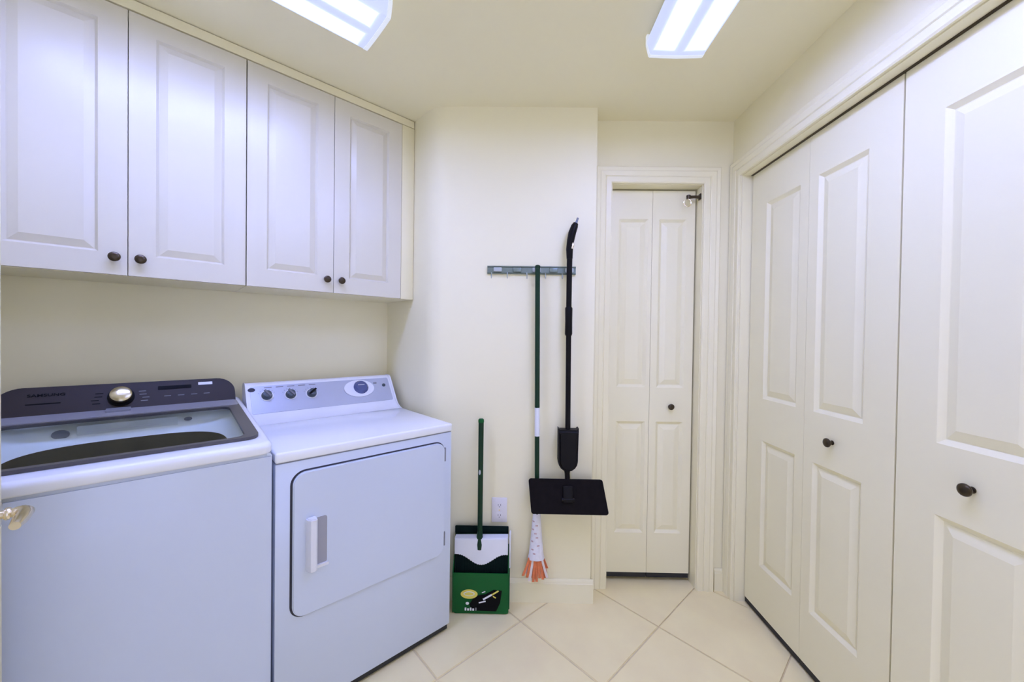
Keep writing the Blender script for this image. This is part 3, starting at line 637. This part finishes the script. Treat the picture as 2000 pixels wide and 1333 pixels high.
# ------------------------------------------------------------------ dustpan with broom
px0, px1 = -.287, -.014; pcx = (px0+px1)/2; pf = 1.778
t = thing('dustpan', (pcx, pf, 0), 0, 'green upright dustpan with printed sticker on the floor', 'dustpan')
w = (px1-px0)/2
def rim_out(x0, x1, z0, z1, r): return rrect(x0, x1, z0, z1, r, 4, (.004, .004, r, r))
fr = prism(rim_out(-w+.004, w-.007, .003, .200, .012), -.004, .0, 'y')
for v in fr.verts: v.co.y += -.010*max(0, v.co.z)/.2 + .012*(1-v.co.z/.2)*0
obj('front_wall', fr, 'panGreen', t)
obj('back_wall', prism(rim_out(-w, w-.012, .003, .384, .010), .066, .070, 'y'), 'green', t)
obj('back_rim', B(-w, w-.012, .058, .0655, .352, .386, bev=.003), 'bristle', t)
obj('side_wall', prism([(-.002, .004), (.0655, .004), (.0655, .30), (-.010, .200)], -w, -w+.004, 'x'), 'panGreen', t)
obj('side_wall', prism([(-.002, .004), (.0655, .004), (.0655, .30), (-.010, .200)], w-.012, w-.008, 'x'), 'panGreen', t)
obj('bottom_wall', B(-w+.0045, w-.0125, .0005, .0655, .003, .007), 'panGreen', t)
obj('edge_post', B(w-.0075, w, .030, .064, .1995, .368, bev=.003), 'whitepl', t); obj('edge_post_foot', B(w-.0075, w-.003, .030, .064, .0, .199, bev=.002), 'panGreen', t)
st = obj('sticker', prism(rrect(-.100, .104-.02, .020, .122, .01, 3, (.030, .03, .03, .03)), -.0135, -.0132, 'y') if False else prism([(-.040, .022), (.072, .020), (.090, .060), (.098, .118), (.060, .122), (.020, .100), (-.030, .090), (-.055, .050)], -.0112, -.0108, 'y'), 'black', t)
yo = -.0118
obj('yellow_oval', prism(ell(-.056, .100, .040, .022, 26), yo-.0006, yo, 'y'), 'yellow', st)
obj('oval_ring', prism(ell(-.056, .102, .026, .011, 22), yo-.0012, yo-.0007, 'y'), 'printw', st); obj('oval_fill', prism(ell(-.056, .102, .022, .008, 22), yo-.0018, yo-.0013, 'y'), 'yellow', st)
for (xa, za, xb, zb, ww, m) in ((.010, .076, .052, .100, .008, 'printw'), (.050, .098, .082, .118, .007, 'yellow'), (.004, .108, .020, .114, .004, 'printw'), (-.010, .060, .022, .068, .006, 'printw'), (.056, .092, .070, .084, .005, 'yellow')):
    d = Vector((xb-xa, zb-za)).normalized(); n = Vector((-d.y, d.x))*ww/2
    obj('print_stroke', prism([(xa-n.x, za-n.y), (xb-n.x, zb-n.y), (xb+n.x, zb+n.y), (xa+n.x, za+n.y)], yo-.0010, yo-.0004, 'y'), m, st)
obj('print_dot', prism(ell(-.064, .056, .008, .007, 14), yo-.0006, yo, 'y'), 'printw', st)
for k in range(5): obj('print_letter', prism(rrect(-.076+.012*k, -.068+.012*k, .022, .036-(k % 2)*.004, .001, 2), yo-.0006, yo, 'y'), 'printw' if k < 4 else 'greyp', st)
# broom standing in the pan
t = thing('broom', (pcx, pf+.030, .10), 0, 'dark green broom with white head tucked into the dustpan', 'broom')
zl = lambda z: z-.10
WZ = lambda q: .274-.050*(1+math.cos(PI*min(1, abs(2*q-1)*1.12)))/2
wave = []
for k in range(17):
    q = k/16; x = (w-.0135)+( -2*w+.0195)*q; wave.append((x, WZ(q)))
hb = prism([(x, zl(z)) for x, z in [(-w+.006, .350), (w-.0135, .356)] + wave], -.022, .020, 'y'); bmesh.ops.bevel(hb, geom=[e for e in hb.edges if all(v.co.y < -.0219 for v in e.verts)], offset=.004, segments=2, affect='EDGES')
obj('broom_head', hb, 'whitepl', t)
nb = 46
bm = bmesh.new()
for k in range(nb):
    for row in range(3):
        x = -w+.012+(2*w-.030)*k/(nb-1); q = 1-(x+w-.012)/(2*w-.026); zt = WZ(q)+.010
        box(bm, x-.0023, x+.0023, -.016+.012*row-.003+(k % 2)*.0012, -.016+.012*row+.003, zl(.045), zl(zt))
bo = obj('bristles', bm, 'bristle', t); bo['kind'] = 'stuff'
obj('handle_socket', tube([(-.012, -.010, zl(.298)), (-.012, -.010, zl(.322)), (-.0125, -.008, zl(.352)), (-.0125, -.006, zl(.385))], [.015, .0165, .0155, .0125], 16), 'green', t)
obj('handle', tube([(-.012, -.006, zl(.386)), (-.013, .001, zl(.62)), (-.014, .009, zl(.90))], [.0118, .0122, .0128], 16), 'green', t)
obj('hanger_cap', tube([(-.014, .009, zl(.8995)), (-.014, .0093, zl(.912)), (-.014, .0094, zl(.917))], [.0140, .0140, .010], 16), 'panGreen', t)
obj('handle_sticker', prism(ell(-.016, zl(.665), .005, .012, 14), -.0135, -.0115, 'y'), 'raillight', t)

# ------------------------------------------------------------------ outlet
t = thing('outlet', (-.0735, YB, .4535), 0, 'off-white duplex outlet on the wall right of broom handle', 'outlet')
pb = B(-.0385, .0385, -.006, -.0003, -.0610, .0610, bev=.002); obj('cover_plate', pb, 'outlet', t)
for s in (-1, 1):
    r = obj('receptacle', prism(rrect(-.016, .016, s*.0255-.014, s*.0255+.014, .008, 4), -.0085, -.0061, 'y'), 'outlet', t)
    for x in (-.006, .006): obj('slot', B(x-.0012, x+.0012, -.0092, -.0086, s*.0255-.003, s*.0255+.006), 'greyp', r)
    obj('slot', prism(ell(0, s*.0255-.008, .0024, .0024, 10), -.0092, -.0086, 'y'), 'greyp', r)
obj('screw', prism(ell(0, 0, .0035, .0035, 12), -.0072, -.0061, 'y'), 'nickel', t)

# ------------------------------------------------------------------ fluorescent ceiling fixtures (local y lengthwise)
def fixture(loc, rz, hl, label):
    t = thing('ceiling_light', loc, rz, label, 'ceiling light', 'wraparound fluorescent fixtures')
    obj('housing', B(-.100, .100, -hl+.004, hl-.004, -.022, -.0005, bev=.002), 'housing', t)
    pr = [(-.110, -.0225), (-.110, -.034), (-.100, -.072), (-.096, -.076), (-.050, -.078), (0, -.079), (.050, -.078), (.096, -.076), (.100, -.072), (.110, -.034), (.110, -.0225)]
    ln = obj('lens', prism(pr, -hl+.014, hl-.014, 'y'), 'lens', t, ang=50); ln['half_tube'] = hl-.075
    for s in (-1, 1):
        y0, y1 = sorted((s*(hl-.0135), s*hl))
        obj('end_cap', prism([(a*1.01, b*1.01-.0005 if b < -.03 else b) for a, b in [(-.110, -.001)]+pr[1:-1]+[(.110, -.001)]], y0, y1, 'y'), 'lenscap', t)
    return t
fixture((.578, 1.435-.61, H), 0.0, .61, 'fluorescent ceiling light on the right, pointing towards the narrow door')
c = L(-.425-.48, .832, H); fixture((c.x, c.y, H), PHI-PI/2, .48, 'fluorescent ceiling light on the left, parallel to the cabinets')
